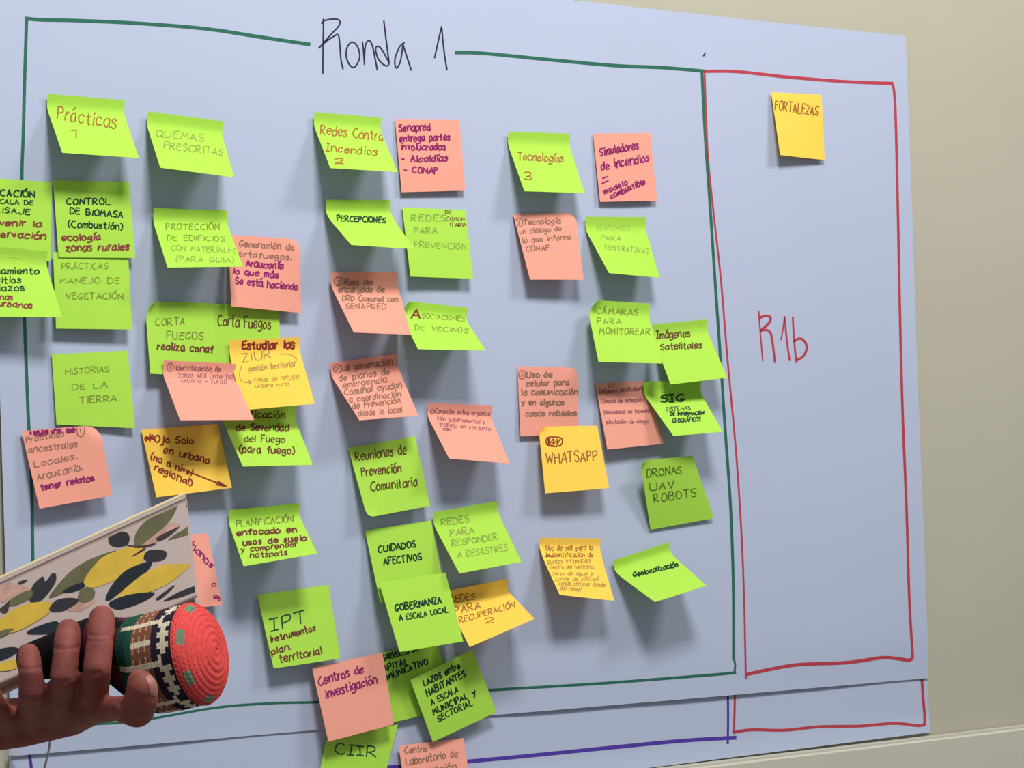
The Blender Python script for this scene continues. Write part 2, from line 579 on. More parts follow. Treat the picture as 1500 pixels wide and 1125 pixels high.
note('lime', 'lime note reading Prácticas 1, lifting off at upper left', V4('a', (290, 572), (762, 612), (848, 965), (380, 932)),
     [('Prácticas', 350, 722, 705, 785, 92, 'org', 2.0), ('1', 425, 825, 465, 842, 58, 'org', 2.0)], 'a')
note('lime', 'lime note reading Quemas Prescritas in faint pencil capitals', V4('a', (905, 680), (1364, 740), (1428, 1083), (978, 1023)),
     [('QUEMAS', 952, 830, 1245, 866, 45, 'pen', 1.5), ('PRESCRITAS', 1000, 905, 1362, 950, 46, 'pen', 1.5)], 'a')
note('lime', 'lime note cut off by the left frame edge, reading Educación Escala de Paisaje', [(-37, 259), (76, 267), (74, 383), (-38, 372)],
     [('EDUCACIÓN', -190, 300, 345, 338, 66, 'blk', 2.3), ('ESCALA DE', -100, 390, 330, 413, 48, 'blk', 2.2), ('PAISAJE', -120, 478, 300, 508, 60, 'blk', 2.2),
      ('prevenir la', -190, 605, 410, 628, 70, 'mar', 2.4), ('conservación', -250, 718, 455, 752, 75, 'mar', 2.4)], 'b', lift=(0, 0, .003, .003))
note('lime', 'flat lime note reading Control de Biomasa with a maroon addition', V4('b', (530, 162), (1290, 180), (1350, 940), (585, 935)),
     [('CONTROL', 665, 408, 1100, 410, 72, 'blk', 2.1), ('DE BIOMASA', 700, 498, 1225, 540, 66, 'blk', 2.1), ('(Combustión)', 685, 632, 1220, 655, 85, 'blk', 2.1),
      ('ecología', 620, 765, 1000, 758, 85, 'mar', 2.5), ('zonas rurales', 660, 870, 1290, 860, 85, 'mar', 2.5)], 'b', layer=1, lift=(0, 0, .005, .004))
note('lime', 'lifted lime note at the left frame edge below the Educación note', V4('c', (-290, 55), (475, 122), (622, 783), (-150, 778)),
     [('financiamiento', -330, 345, 385, 352, 80, 'blk', 2.2), ('de sitios', -200, 432, 205, 442, 80, 'blk', 2.0), ('eriazos', -120, 522, 240, 520, 80, 'blk', 2.0),
      ('zonas', -100, 605, 125, 610, 65, 'mar', 2.2), ('urbanas', -20, 668, 325, 692, 70, 'mar', 2.2)], 'c', layer=2)
note('lime', 'lime note reading Prácticas Manejo de Vegetación in faint pencil', V4('c', (530, 130), (1280, 155), (1320, 905), (560, 895)),
     [('PRÁCTICAS', 620, 300, 1075, 300, 62, 'pen2', 1.5), ('MANEJO DE', 600, 440, 1190, 445, 60, 'pen2', 1.5), ('VEGETACIÓN', 660, 602, 1230, 600, 66, 'pen2', 1.5)],
     'c', layer=3, lift=(0, 0, .007, .006))
note('lime', 'flat lime note reading Historias de la Tierra, above a pink note', V4('d', (515, 130), (1275, 92), (1350, 868), (565, 830)),
     [('HISTORIAS', 655, 330, 1088, 302, 62, 'pen2', 1.7), ('DE LA', 720, 488, 1070, 463, 62, 'pen2', 1.7), ('TIERRA', 800, 622, 1165, 595, 70, 'pen2', 1.7)],
     'd', lift=(0, 0, .006, .003))
note('pink', 'pink note reading Registro de Prácticas ancestrales, lowest in the left column', V4('e', (215, 215), (1000, 150), (1120, 858), (395, 990)),
     [('registro de', 305, 250, 745, 226, 72, 'pur', 3.0), ('Prácticas', 262, 328, 640, 262, 66, 'gry', 1.6), ('ancestrales', 285, 432, 775, 370, 80, 'gry', 1.6),
      ('Locales.', 345, 575, 775, 492, 80, 'gry', 1.6), ('Araucanía.', 375, 705, 825, 602, 85, 'gry', 1.6), ('tener relatos', 412, 808, 938, 705, 78, 'pur', 2.6)],
     'e', layer=2, curl=[('tr', .015)], lift=(0, .010, .013, .012), extra=[('gry', 1.6, ring(805, 205, 40, 65)), ('gry', 1.8, [(800, 180), (808, 225)])])
note('lime', 'lifted lime note reading Protección de Edificios, overlapping a pink note', V4('f', (145, 85), (770, 105), (900, 580), (262, 588)),
     [('PROTECCIÓN', 248, 268, 700, 270, 58, 'pen2', 1.5), ('DE EDIFICIOS', 260, 358, 745, 365, 48, 'pen2', 1.4), ('CON MATERIALES', 292, 440, 840, 466, 46, 'pen', 1.4),
      ('(PARA GUIA)', 335, 536, 820, 545, 46, 'pen', 1.4)], 'f', layer=1)
note('pink', 'pink note reading Generación de cortafuegos beside the Protección note', V4('f', (775, 310), (1382, 350), (1390, 972), (800, 915)),
     [('Generación de', 868, 408, 1330, 442, 62, 'gry', 1.7), ('cortafuegos.', 815, 488, 1310, 525, 58, 'gry', 1.7), ('Araucanía', 925, 575, 1235, 600, 70, 'pur', 2.3),
      ('lo que más', 815, 640, 1195, 675, 66, 'pur', 2.3), ('Se está haciendo', 835, 725, 1360, 780, 74, 'pur', 2.3)], 'f', curl=[('tr', .010)], lift=(0, .008, .008, .011))
note('lime', 'lime note reading Corta Fuegos realiza conaf, its top corner rolled', V4('g', (65, 112), (598, 130), (632, 705), (108, 683)),
     [('CORTA', 150, 303, 378, 300, 62, 'brn2', 1.6), ('FUEGOS', 238, 408, 522, 415, 62, 'brn2', 1.6), ('realiza conaf', 165, 488, 600, 518, 66, 'bmr', 2.3)],
     'g', layer=1, curl=[('tl', .017)], lift=(0, 0, .006, .010))
note('lime', 'lime note reading Corta Fuegos in brown ink with a bullet mark', V4('g', (592, 130), (1120, 170), (1130, 690), (570, 660)),
     [('>', 585, 268, 607, 262, 40, 'brn', 2.0), ('Corta Fuegos', 638, 302, 1050, 330, 100, 'brn', 2.0)], 'g', lift=(0, 0, .003, .003))
note('yellow', 'golden note reading Estudiar las ZIUR, tucked behind a pink note', V4('g', (730, 420), (1280, 395), (1398, 918), (832, 968)),
     [('Estudiar las', 832, 488, 1238, 485, 78, 'mar2', 2.8), ('ZIUR', 832, 595, 1060, 555, 76, 'gyl', 1.5), ('gestión territorial', 882, 665, 1240, 625, 55, 'gyl', 1.3),
      ('zonas de refugio', 920, 750, 1275, 720, 48, 'gyl', 1.2), ('urbano rural', 935, 795, 1195, 775, 38, 'gyl', 1.2)], 'g', layer=3,
     extra=[('gyl', 1.3, [(1130, 530), (1200, 530), (1255, 570), (1235, 605)]), ('gyl', 1.3, [(825, 620), (808, 690), (830, 745), (900, 750)]), ('gyl', 1.3, [(880, 735), (903, 750), (880, 765)])])
note('pink', 'pale pink lifted note reading Identificación de zonas, over three notes', V4('g', (215, 578), (780, 605), (922, 1045), (342, 1048)),
     [('Identificación de', 310, 655, 660, 665, 52, 'prp', 1.3), ('zonas WUI (interfaz', 328, 708, 760, 725, 48, 'prp', 1.2), ('urbano - rural)', 352, 748, 705, 762, 40, 'prp', 1.1)], 'g', layer=8,
     extra=[('prp', 1.3, ring(265, 632, 25, 32)), ('prp', 1.3, [(262, 618), (268, 645)])])
note('lime', 'lime note reading Calificación de Severidad del Fuego', V4('h', (730, 30), (1300, 20), (1437, 487), (888, 500)),
     [('calificación', 822, 115, 1218, 122, 68, 'brn', 2.0), ('de Severidad', 840, 218, 1245, 222, 68, 'bmr', 2.1), ('del Fuego', 902, 305, 1212, 312, 66, 'brn', 1.8),
      ('(para fuego)', 860, 390, 1290, 400, 68, 'bmr', 2.2)], 'h', layer=1)
note('yellow', 'golden note with maroon writing and a long diagonal arrow', V4('h', (90, 212), (690, 165), (803, 668), (210, 742)),
     [('*', 122, 312, 182, 300, 70, 'mar3', 2.6), ('Ojo Solo', 198, 312, 500, 322, 66, 'mar3', 2.3), ('en urbano', 265, 390, 622, 478, 66, 'mar3', 2.3),
      ('(no a nivel', 165, 442, 482, 572, 60, 'mar3', 2.2), ('regional)', 195, 528, 482, 655, 66, 'mar3', 2.2)], 'h', layer=1, lift=(0, 0, .016, .014),
     extra=[('mar3', 2.2, [(470, 545), (755, 655)]), ('mar3', 2.4, [(692, 618), (758, 656), (678, 642)])])
note('lime', 'lime note reading Planificación enfocado en usos de suelo', V4('x', (60, 110), (478, 68), (582, 365), (148, 440)),
     [('PLANIFICACIÓN', 106, 208, 440, 178, 42, 'brn2', 1.5), ('enfocado en', 108, 260, 460, 238, 42, 'bmr', 2.4), ('usos de suelo', 145, 318, 515, 288, 42, 'bmr', 2.4),
      ('y comprender', 132, 360, 466, 322, 38, 'bmr', 2.3), ('hotspots', 188, 392, 405, 374, 38, 'bmr', 2.3)], 'x')
note('lime', 'lime note reading IPT instrumentos plan territorial', V4('x', (228, 608), (648, 550), (718, 982), (325, 1042)),
     [('¡PT', 310, 825, 518, 768, 74, 'blk2', 2.1), ('instrumentos', 308, 890, 572, 818, 46, 'bmr', 2.1), ('plan.', 315, 962, 428, 928, 46, 'bmr', 2.1),
      ('territorial', 360, 1008, 608, 955, 52, 'bmr', 2.1)], 'x', lift=(0, 0, .011, .014))
note('lime', 'lifted lime note reading Redes Contra Incendios 2', V4('j', (112, 75), (635, 120), (765, 548), (235, 515)),
     [('Redes Contra', 160, 246, 645, 300, 92, 'org', 1.9), ('¡ncendios', 200, 380, 600, 416, 72, 'org', 1.9), ('2', 272, 480, 342, 480, 52, 'org', 1.7)], 'j')
note('pink', 'flat pink note in purple marker right of the Redes Contra note', V4('j', (742, 135), (1248, 138), (1295, 692), (795, 705)),
     [('Senapred', 775, 228, 1018, 218, 72, 'pur', 2.3), ('entrega partes', 780, 308, 1172, 295, 64, 'pur', 2.3), ('involucrados', 790, 372, 1138, 372, 62, 'pur', 2.3),
      ('- Alcaldías', 795, 468, 1152, 462, 62, 'pur', 2.3), ('- CONAF', 812, 550, 1080, 562, 52, 'pur', 2.2)], 'j', lift=(0, 0, .005, .004))
note('lime', 'strongly lifted lime note reading Percepciones', V4('k', (100, 72), (648, 75), (850, 490), (315, 455)),
     [('PERCEPCIONES', 195, 250, 602, 268, 48, 'blk', 2.4)], 'k', layer=2, strip=.2, round_=.3)
note('lime', 'lime note reading Redes para Prevención in faint pencil', V4('k', (745, 138), (1280, 158), (1345, 740), (815, 722)),
     [('REDES', 822, 248, 1110, 254, 56, 'pen', 1.4), ('PARA', 848, 358, 1040, 362, 56, 'pen', 1.4), ('PREVENCIÓN', 850, 472, 1285, 496, 52, 'pen', 1.4),
      ('DE', 1110, 188, 1160, 190, 26, 'bmr', 1.3), ('COMUN', 1118, 250, 1270, 250, 32, 'bmr', 1.3), ('ITARIA', 1150, 300, 1285, 298, 34, 'bmr', 1.4)], 'k', lift=(0, 0, .012, .013))
note('pink', 'pink note reading Red de encargado, with circled 2', V4('l', (145, 55), (708, 45), (820, 578), (335, 560)),
     [('2', 192, 152, 222, 150, 42, 'gry', 1.6), ('Red de', 262, 155, 487, 155, 62, 'gry', 1.8), ('encargado de', 205, 220, 592, 218, 62, 'gry', 1.8),
      ('DRD Comunal con', 240, 290, 708, 300, 56, 'gry', 1.8), ('SENAPRED', 270, 358, 610, 362, 48, 'gry', 1.8)], 'l', layer=3, extra=[('gry', 1.5, ring(207, 130, 38, 38))])
note('lime', 'lime note reading Asociaciones de Vecinos with rolled corner', V4('l', (745, 290), (1300, 350), (1450, 712), (878, 700)),
     [('A', 820, 432, 898, 440, 80, 'mar', 2.8), ('SOCIACIONES', 912, 440, 1272, 466, 46, 'pen2', 1.4), ('DE VECINOS', 852, 542, 1302, 566, 46, 'pen2', 1.4)], 'l', curl=[('tl', .013)])
note('pink', 'pink note reading La generación de planes de emergencia', V4('m', (120, 110), (608, 42), (765, 495), (332, 528)),
     [('2', 160, 168, 185, 164, 38, 'gry', 1.5), ('La generación', 202, 168, 572, 118, 58, 'gry', 1.7), ('de planes de', 185, 242, 552, 190, 58, 'gry', 1.7),
      ('emergencia', 212, 292, 532, 246, 54, 'gry', 1.7), ('Comunal ayudan', 226, 346, 642, 290, 56, 'gry', 1.7), ('a coordinación', 258, 398, 636, 352, 52, 'gry', 1.7),
      ('de Prevención', 282, 446, 632, 400, 54, 'gry', 1.7), ('desde lo local', 325, 498, 642, 470, 54, 'gry', 1.7)], 'm', extra=[('gry', 1.4, ring(172, 150, 30, 32))])
note('pink', 'pale pink note reading Conexión entre organizaciones in thin pen', V4('m', (838, 402), (1308, 420), (1433, 845), (990, 808)),
     [('Conexión entre organiza', 885, 474, 1290, 496, 42, 'prp', 1.4), ('ción gubernamental y', 902, 525, 1250, 555, 36, 'prp', 1.2), ('trabajo en conjunto', 918, 570, 1292, 605, 36, 'prp', 1.2),
      ('redes', 945, 600, 1002, 605, 28, 'prp', 1.1)], 'm', extra=[('prp', 1.5, ring(866, 463, 14, 15))])
note('lime', 'lime note reading Reuniones de Prevención Comunitaria, corner clipped', V4('n', (100, 180), (590, 95), (700, 605), (240, 692)),
     [('Reuniones de', 158, 275, 527, 222, 78, 'brn', 2.0), ('Prevención', 202, 388, 487, 355, 78, 'brn', 2.0), ('Comunitaria', 268, 496, 605, 458, 78, 'brn', 2.0)], 'n', lift=(0, 0, .012, .016), curl=[('bl', .007)])
note('lime', 'lime note reading Cuidados Afectivos in black marker', V4('n', (222, 785), (707, 712), (805, 1210), (335, 1312)),
     [('CUIDADOS', 322, 946, 596, 906, 50, 'blk', 2.2), ('AFECTIVOS', 360, 1036, 637, 1000, 52, 'blk', 2.2)], 'n', lift=(0, 0, .010, .014))
note('lime', 'lifted lime note reading Redes para Responder a Desastres', V4('n', (722, 655), (1195, 568), (1370, 1015), (915, 1100)),
     [('REDES', 782, 750, 985, 724, 54, 'pen', 1.5), ('PARA', 850, 828, 1022, 806, 52, 'pen', 1.5), ('RESPONDER', 862, 902, 1196, 850, 48, 'pen', 1.5), ('A DESASTRES', 905, 988, 1268, 932, 50, 'pen', 1.5)], 'n')
note('lime', 'lifted lime note reading Gobernanza a Escala Local', V4('o', (190, 555), (710, 475), (850, 1015), (350, 1098)),
     [('GOBERNANZA', 318, 778, 680, 712, 54, 'blk', 2.3), ('A ESCALA LOCAL', 352, 855, 730, 786, 48, 'blk', 2.3)], 'o', layer=14, lift=(0, 0, .020, .022), strip=.2)
note('yellow', 'golden note reading Redes para Recuperación 2', V4('o', (722, 620), (1195, 525), (1408, 838), (900, 1060)),
     [('REDES', 747, 712, 942, 684, 58, 'byl', 1.6), ('PARA', 787, 802, 986, 756, 58, 'byl', 1.6), ('RECUPERACIÓN', 822, 872, 1255, 748, 48, 'byl', 1.6), ('2', 1022, 872, 1100, 864, 50, 'byl', 1.5)], 'o', layer=1)
note('lime', 'dark lime note reading Desarrollo de Capital Comunicativo, mostly covered', V4('p', (550, 190), (1000, 100), (1130, 585), (672, 692)),
     [('DESARROLLO DE', 560, 252, 862, 165, 48, 'blk', 2.1), ('CAPITAL', 572, 330, 790, 268, 50, 'blk', 2.1), ('COMUNICATIVO', 585, 402, 936, 262, 48, 'blk', 2.1)], 'p', layer=0, lift=(.003, .003, .001, .001))
note('pink', 'pink note reading Centros de investigación in purple marker', V4('p', (85, 292), (600, 180), (685, 705), (205, 832)),
     [('Centros de', 138, 420, 462, 325, 78, 'pur', 2.3), ('investigación', 188, 515, 560, 400, 76, 'pur', 2.3)], 'p', layer=6, lift=(0, 0, .008, .010))
note('lime', 'dark tilted lime note reading Lazos entre Habitantes', V4('p', (805, 380), (1260, 158), (1437, 615), (970, 835)),
     [('LAZOS entre', 908, 425, 1170, 292, 54, 'blk', 2.2), ('HABITANTES', 932, 500, 1212, 350, 50, 'blk', 2.2), ('A ESCALA', 962, 566, 1156, 466, 46, 'blk', 2.2),
      ('MUNICIPAL y', 976, 636, 1286, 486, 50, 'blk', 2.2), ('SECTORIAL', 1012, 686, 1262, 562, 46, 'blk', 2.2)], 'p', layer=5, lift=(.006, .006, .002, .002))
note('lime', 'lime note reading CIIR at the bottom edge under the Centros note', V4('p', (190, 815), (715, 705), (590, 1200), (100, 1250)),
     [('C¡¡R', 252, 918, 552, 945, 80, 'blk2', 1.9)], 'p', layer=-1, lift=(.001, .001, .003, .003))
note('lime', 'sliver of lime note at the bottom edge below the CIIR note', V4('p', (160, 1030), (550, 960), (620, 1340), (150, 1400)), layer=2, lift=(.002, .002, .004, .004))
note('pink', 'pink note reading Centro Laboratorio, cut off by the bottom edge', V4('p', (720, 862), (1195, 805), (1270, 1290), (790, 1350)),
     [('Centro', 765, 918, 922, 903, 58, 'gry', 1.7), ('Laboratorio de', 777, 1005, 1152, 940, 66, 'gry', 1.7), ('innovación', 830, 1078, 1140, 1030, 58, 'gry', 1.7)], 'p', layer=0, lift=(0, 0, .012, .012))
note('lime', 'lifted lime note reading Tecnologías 3', V4('q', (85, 72), (607, 92), (730, 595), (220, 577)),
     [('Tecnologías', 165, 312, 547, 332, 80, 'org', 1.9), ('3', 218, 482, 282, 480, 86, 'org', 1.8)], 'q')
note('pink', 'flat pink note in purple marker right of the Tecnologías note', V4('q', (800, 90), (1283, 85), (1342, 658), (860, 668)),
     [('Simuladores', 862, 280, 1185, 216, 84, 'pur', 2.2), ('de incendios', 872, 402, 1272, 322, 86, 'pur', 2.2), ('=', 880, 508, 930, 488, 60, 'pur', 2.2),
      ('modelo', 897, 602, 1092, 520, 56, 'pur', 2.2), ('combustible', 952, 640, 1242, 515, 58, 'pur', 2.2)], 'q', lift=(0, 0, .004, .005))
note('pink', 'pink note reading Tecnología, with circled 3', V4('r', (125, 80), (652, 66), (720, 633), (268, 632)),
     [('Tecnología', 217, 168, 522, 155, 56, 'gry', 1.8), ('un diálogo de', 180, 246, 530, 220, 52, 'gry', 1.7), ('lo que informa', 205, 322, 612, 290, 54, 'gry', 1.7), ('CONAF', 235, 390, 430, 386, 46, 'gry', 1.7)],
     'r', curl=[('tr', .010)], lift=(.001, .007, .021, .018),  extra=[('gry', 1.4, ring(175, 150, 32, 36)), ('gry', 1.4, [(165, 135), (180, 135), (172, 150), (182, 158), (165, 168)])])
note('lime', 'lifted lime note with very faint pencil, right of circled 3', V4('r', (738, 100), (1250, 105), (1362, 617), (935, 577)),
     [('SENSORES', 828, 216, 1110, 216, 50, 'faint', 1.3), ('PARA', 866, 300, 1036, 302, 46, 'pen', 1.2), ('TEMPERATURAS', 890, 374, 1265, 412, 44, 'pen', 1.2)], 'r')
note('lime', 'lime note reading Cámaras para Monitorear with rolled corner', V4('s', (150, 120), (700, 155), (812, 703), (230, 688)),
     [('CÁMARAS', 210, 245, 592, 262, 62, 'pen2', 1.5), ('PARA', 220, 340, 436, 342, 54, 'pen2', 1.5), ('MONITOREAR', 240, 432, 700, 442, 62, 'pen2', 1.5)], 's', layer=9, curl=[('tl', .014)])
note('lime', 'lifted lime note reading Imágenes Satelitales, touching the green frame', V4('s', (725, 345), (1225, 298), (1410, 832), (890, 895)),
     [('¡mágenes', 760, 475, 1066, 458, 84, 'brn', 2.0), ('Satelitales', 800, 578, 1172, 560, 70, 'brn', 1.9)], 's', layer=1)
note('pink', 'flat pink note reading Uso de celular above a golden note', V4('t', (112, 105), (672, 115), (670, 735), (140, 745)),
     [('Uso de', 200, 208, 427, 200, 62, 'gry', 2.0), ('celular para', 195, 285, 582, 274, 66, 'gry', 2.0), ('la comunicación', 150, 366, 665, 360, 62, 'gry', 2.0),
      ('y en algunos', 150, 456, 537, 456, 64, 'gry', 2.0), ('casos robados', 190, 560, 652, 556, 66, 'gry', 2.0)], 't', curl=[('tr', .010)], lift=(0, .008, .004, .004),
     extra=[('gry', 1.4, ring(155, 180, 30, 38)), ('gry', 1.4, [(145, 165), (160, 163), (153, 178), (163, 188), (146, 196)])])
note('pink', 'pink note in thin pen left of the SIG note', V4('t', (825, 260), (1275, 238), (1462, 812), (935, 865)),
     [('¡mágenes satelitales', 862, 352, 1232, 326, 50, 'prp', 1.4), ('Cámaras de detección', 878, 442, 1266, 426, 42, 'prp', 1.3), ('Simuladores de incendio', 898, 542, 1330, 526, 44, 'prp', 1.3),
      ('simulación de riesgo', 926, 630, 1312, 622, 44, 'prp', 1.3)], 't', lift=(0, 0, .010, .013), extra=[('prp', 1.3, ring(972, 280, 28, 26)), ('prp', 1.4, [(972, 266), (972, 292)])])
note('lime', 'lifted lime note reading SIG Sistemas de Información', V4('u', (570, 130), (1140, 120), (1355, 632), (862, 672)),
     [('S¡G', 737, 332, 967, 326, 84, 'blk', 2.6), ('SISTEMAS', 790, 432, 1032, 410, 46, 'blk2', 1.4), ('DE INFORMACIÓN', 832, 470, 1166, 460, 38, 'blk', 2.2), ('GEOGRÁFICOS', 855, 542, 1132, 522, 44, 'blk2', 1.9)], 'u', layer=2)
note('yellow', 'golden note with a scribbled-out box, below the celular note', V4('v', (95, 125), (525, 118), (612, 575), (143, 613)),
     [('WHATSAPP', 152, 395, 525, 372, 80, 'byl', 1.8)], 'v', layer=7, curl=[('tl', .008)], lift=(0, 0, .014, .012),
     extra=[('mar2', 1.8, [(160, 205), (162, 262), (255, 262), (258, 208), (160, 205)]), ('mar2', 3.2, [(168, 210), (170, 258)]), ('mar2', 1.6, [(175, 255), (205, 212), (200, 255), (235, 215), (228, 258), (252, 215)]), ('mar2', 2.2, [(185, 262), (220, 270), (250, 264)])])
note('lime', 'dark creased lime note reading Dronas UAV Robots', V4('v', (838, 375), (1222, 338), (1380, 795), (915, 880)),
     [('DRONAS', 890, 496, 1142, 466, 62, 'drk', 1.7), ('UAV', 912, 595, 1092, 576, 56, 'drk', 1.7), ('ROBOTS', 942, 682, 1246, 632, 62, 'drk', 1.7)], 'v', lift=(.022, .016, .002, .002), curl=[('tl', .008)])
note('yellow', 'golden lifted note covered in small faint writing', V4('w', (115, 95), (590, 100), (697, 590), (268, 543)),
     [('Uso de sat para la', 160, 195, 527, 190, 50, 'byl', 1.5), ('la identificación de', 160, 246, 526, 246, 50, 'byl', 1.4), ('puntos inflamables', 172, 300, 510, 290, 44, 'gyl', 1.2), ('dentro del territorio,', 195, 342, 540, 336, 42, 'gyl', 1.2),
      ('curso de agua y', 205, 390, 526, 390, 40, 'gyl', 1.2), ('zonas de altitud', 230, 430, 566, 432, 40, 'gyl', 1.2), ('zonas críticas donde', 258, 466, 622, 480, 42, 'gyl', 1.3), ('del riesgo', 275, 502, 440, 512, 38, 'gyl', 1.2)], 'w', round_=.55,
     extra=[('mar2', 2.6, [(160, 240), (185, 236), (205, 243), (220, 236)])])
note('lime', 'strongly lifted lime note reading Geolocalización', V4('w', (685, 275), (1125, 130), (1418, 470), (1015, 600)),
     [('Geolocalización', 847, 402, 1196, 320, 46, 'blk', 2.5)], 'w', round_=.25)
note('yellow', 'golden note reading Fortalezas alone in the red section', V4('z', (548, 175), (918, 195), (940, 672), (615, 635)),
     [('FORTALEZAS', 577, 302, 887, 348, 74, 'org', 1.8)], 'z', lift=(0, 0, .003, .012))
note('pink', 'pink note mostly hidden behind the lemon notebook', V4('B', (-180, 470), (345, 435), (458, 998), (-110, 1060)),
     [('urbanos', 150, 480, 372, 712, 60, 'pur', 2.2), ('o', 375, 850, 412, 850, 45, 'pur', 2.2), ('es', 385, 940, 445, 968, 50, 'pur', 2.2)], 'B', lift=(0, 0, .016, .015))

# ------------------------------------------------------------------ foreground: lemon notebook
def ray_plane(px, py, p0, n):
    d = pix_dir(px, py)
    return CAM + d*((p0-CAM).dot(n)/d.dot(n))


def cam_vec(r, u, a):                        # right, up, away
    return CR*r + CU*u + _F*a


e1 = cam_vec(.911, .411, -.187).normalized()          # along the spine, towards the right
e2 = cam_vec(.264, -.965, -.84)
e2 = (e2 - e1*e2.dot(e1)).normalized()                # across the cover, downwards
nb = e1.cross(e2).normalized()
if nb.dot(CAM-cpt(290, 800, 1.146)) < 0: nb = -nb      # out of the front cover
P0 = cpt(290, 800, 1.146)
TR = ray_plane(270, 722, P0, nb)
BR = ray_plane(308, 864, P0, nb)
HGT = (BR-TR).dot(e2)
LEN = 0.150
TH_ = 0.0125
M['cover'] = mat('pale_cover', (186, 168, 163), 0.45, 0.4, noise=0.02, nscale=30)
M['cloth'] = mat('cream_spine', (214, 198, 158), 0.7, 0.2)
M['groove'] = mat('cover_hinge', (160, 140, 130), 0.6, 0.25)
M['pages'] = mat('page_edges', (176, 144, 128), 0.85, 0.1, noise=0.1, nscale=300)
PR = {'lem': mat('print_lemon', (206, 172, 62), 0.5, 0.35, noise=0.08, nscale=60), 'olv': mat('print_olive_leaf', (98, 96, 66), 0.5, 0.35, noise=0.15, nscale=60),
      'drk': mat('print_dark_leaf', (44, 44, 52), 0.5, 0.35, noise=0.1, nscale=60), 'navy': mat('print_navy_leaf', (26, 34, 46), 0.5, 0.35),
      'ros': mat('print_blossom', (184, 146, 132), 0.5, 0.35, noise=0.2, nscale=120), 'brn': mat('print_twig', (66, 50, 52), 0.5, 0.35)}


def nbp(a, b, c):                            # a: back from the right end, b: down from the spine edge, c: out of the cover
    return TR - e1*(a-min(c, 0)*0.42) + e2*b + nb*c


def nb_prism(name, prof, a0, a1, mats, parent, fm=None, smooth=False):
    """Profile (b, c) swept along the spine direction, small end bevel."""
    n = len(prof)
    cb = sum(p[0] for p in prof)/n
    cc = sum(p[1] for p in prof)/n
    V, Fc = [], []
    st = [(a0, .985), (a0+.0006, 1.0), (a1-.0006, 1.0), (a1, .985)]
    for a, s in st:
        V += [nbp(a, cb+(p[0]-cb)*s, cc+(p[1]-cc)*s) for p in prof]
    for k in range(len(st)-1):
        for i in range(n):
            j = (i+1) % n
            Fc.append((k*n+i, k*n+j, (k+1)*n+j, (k+1)*n+i))
    Fc.append(tuple(range(n))[::-1])
    Fc.append(tuple((len(st)-1)*n+i for i in range(n)))
    return mesh_obj(name, V, Fc, mats, parent, fm, smooth)


book = bpy.data.objects.new('notebook', None)
COL.objects.link(book)
book.location = TR
bpy.context.view_layer.update()
tag(book, 'small hardback notebook with lemon and leaf print, held in the hand', 'notebook')
H = HGT
# front cover with a hinge groove near the spine
fp = [(0.0, -0.0008), (0.0006, 0.0), (0.0042, 0.0), (0.0050, -0.0007), (0.0064, -0.0007), (0.0072, 0.0), (H-0.0012, 0.0), (H-0.0004, -0.0004), (H, -0.0012), (H-0.0004, -0.0019), (H-0.0012, -0.0022), (0.0, -0.0022)]
cov_V, cov_F, cov_M = [], [], []


def sweep(prof, a0, a1):
    n = len(prof)
    k = len(cov_V)
    cov_V.extend([nbp(a0, *p) for p in prof]+[nbp(a1, *p) for p in prof])
    for i in range(n):
        j = (i+1) % n
        cov_F.append((k+i, k+j, k+n+j, k+n+i))
        cov_M.append(1 if i in (2, 3, 4) else 0)
    cov_F.append(tuple(k+i for i in range(n))[::-1])
    cov_F.append(tuple(k+n+i for i in range(n)))
    cov_M.extend([0, 0])


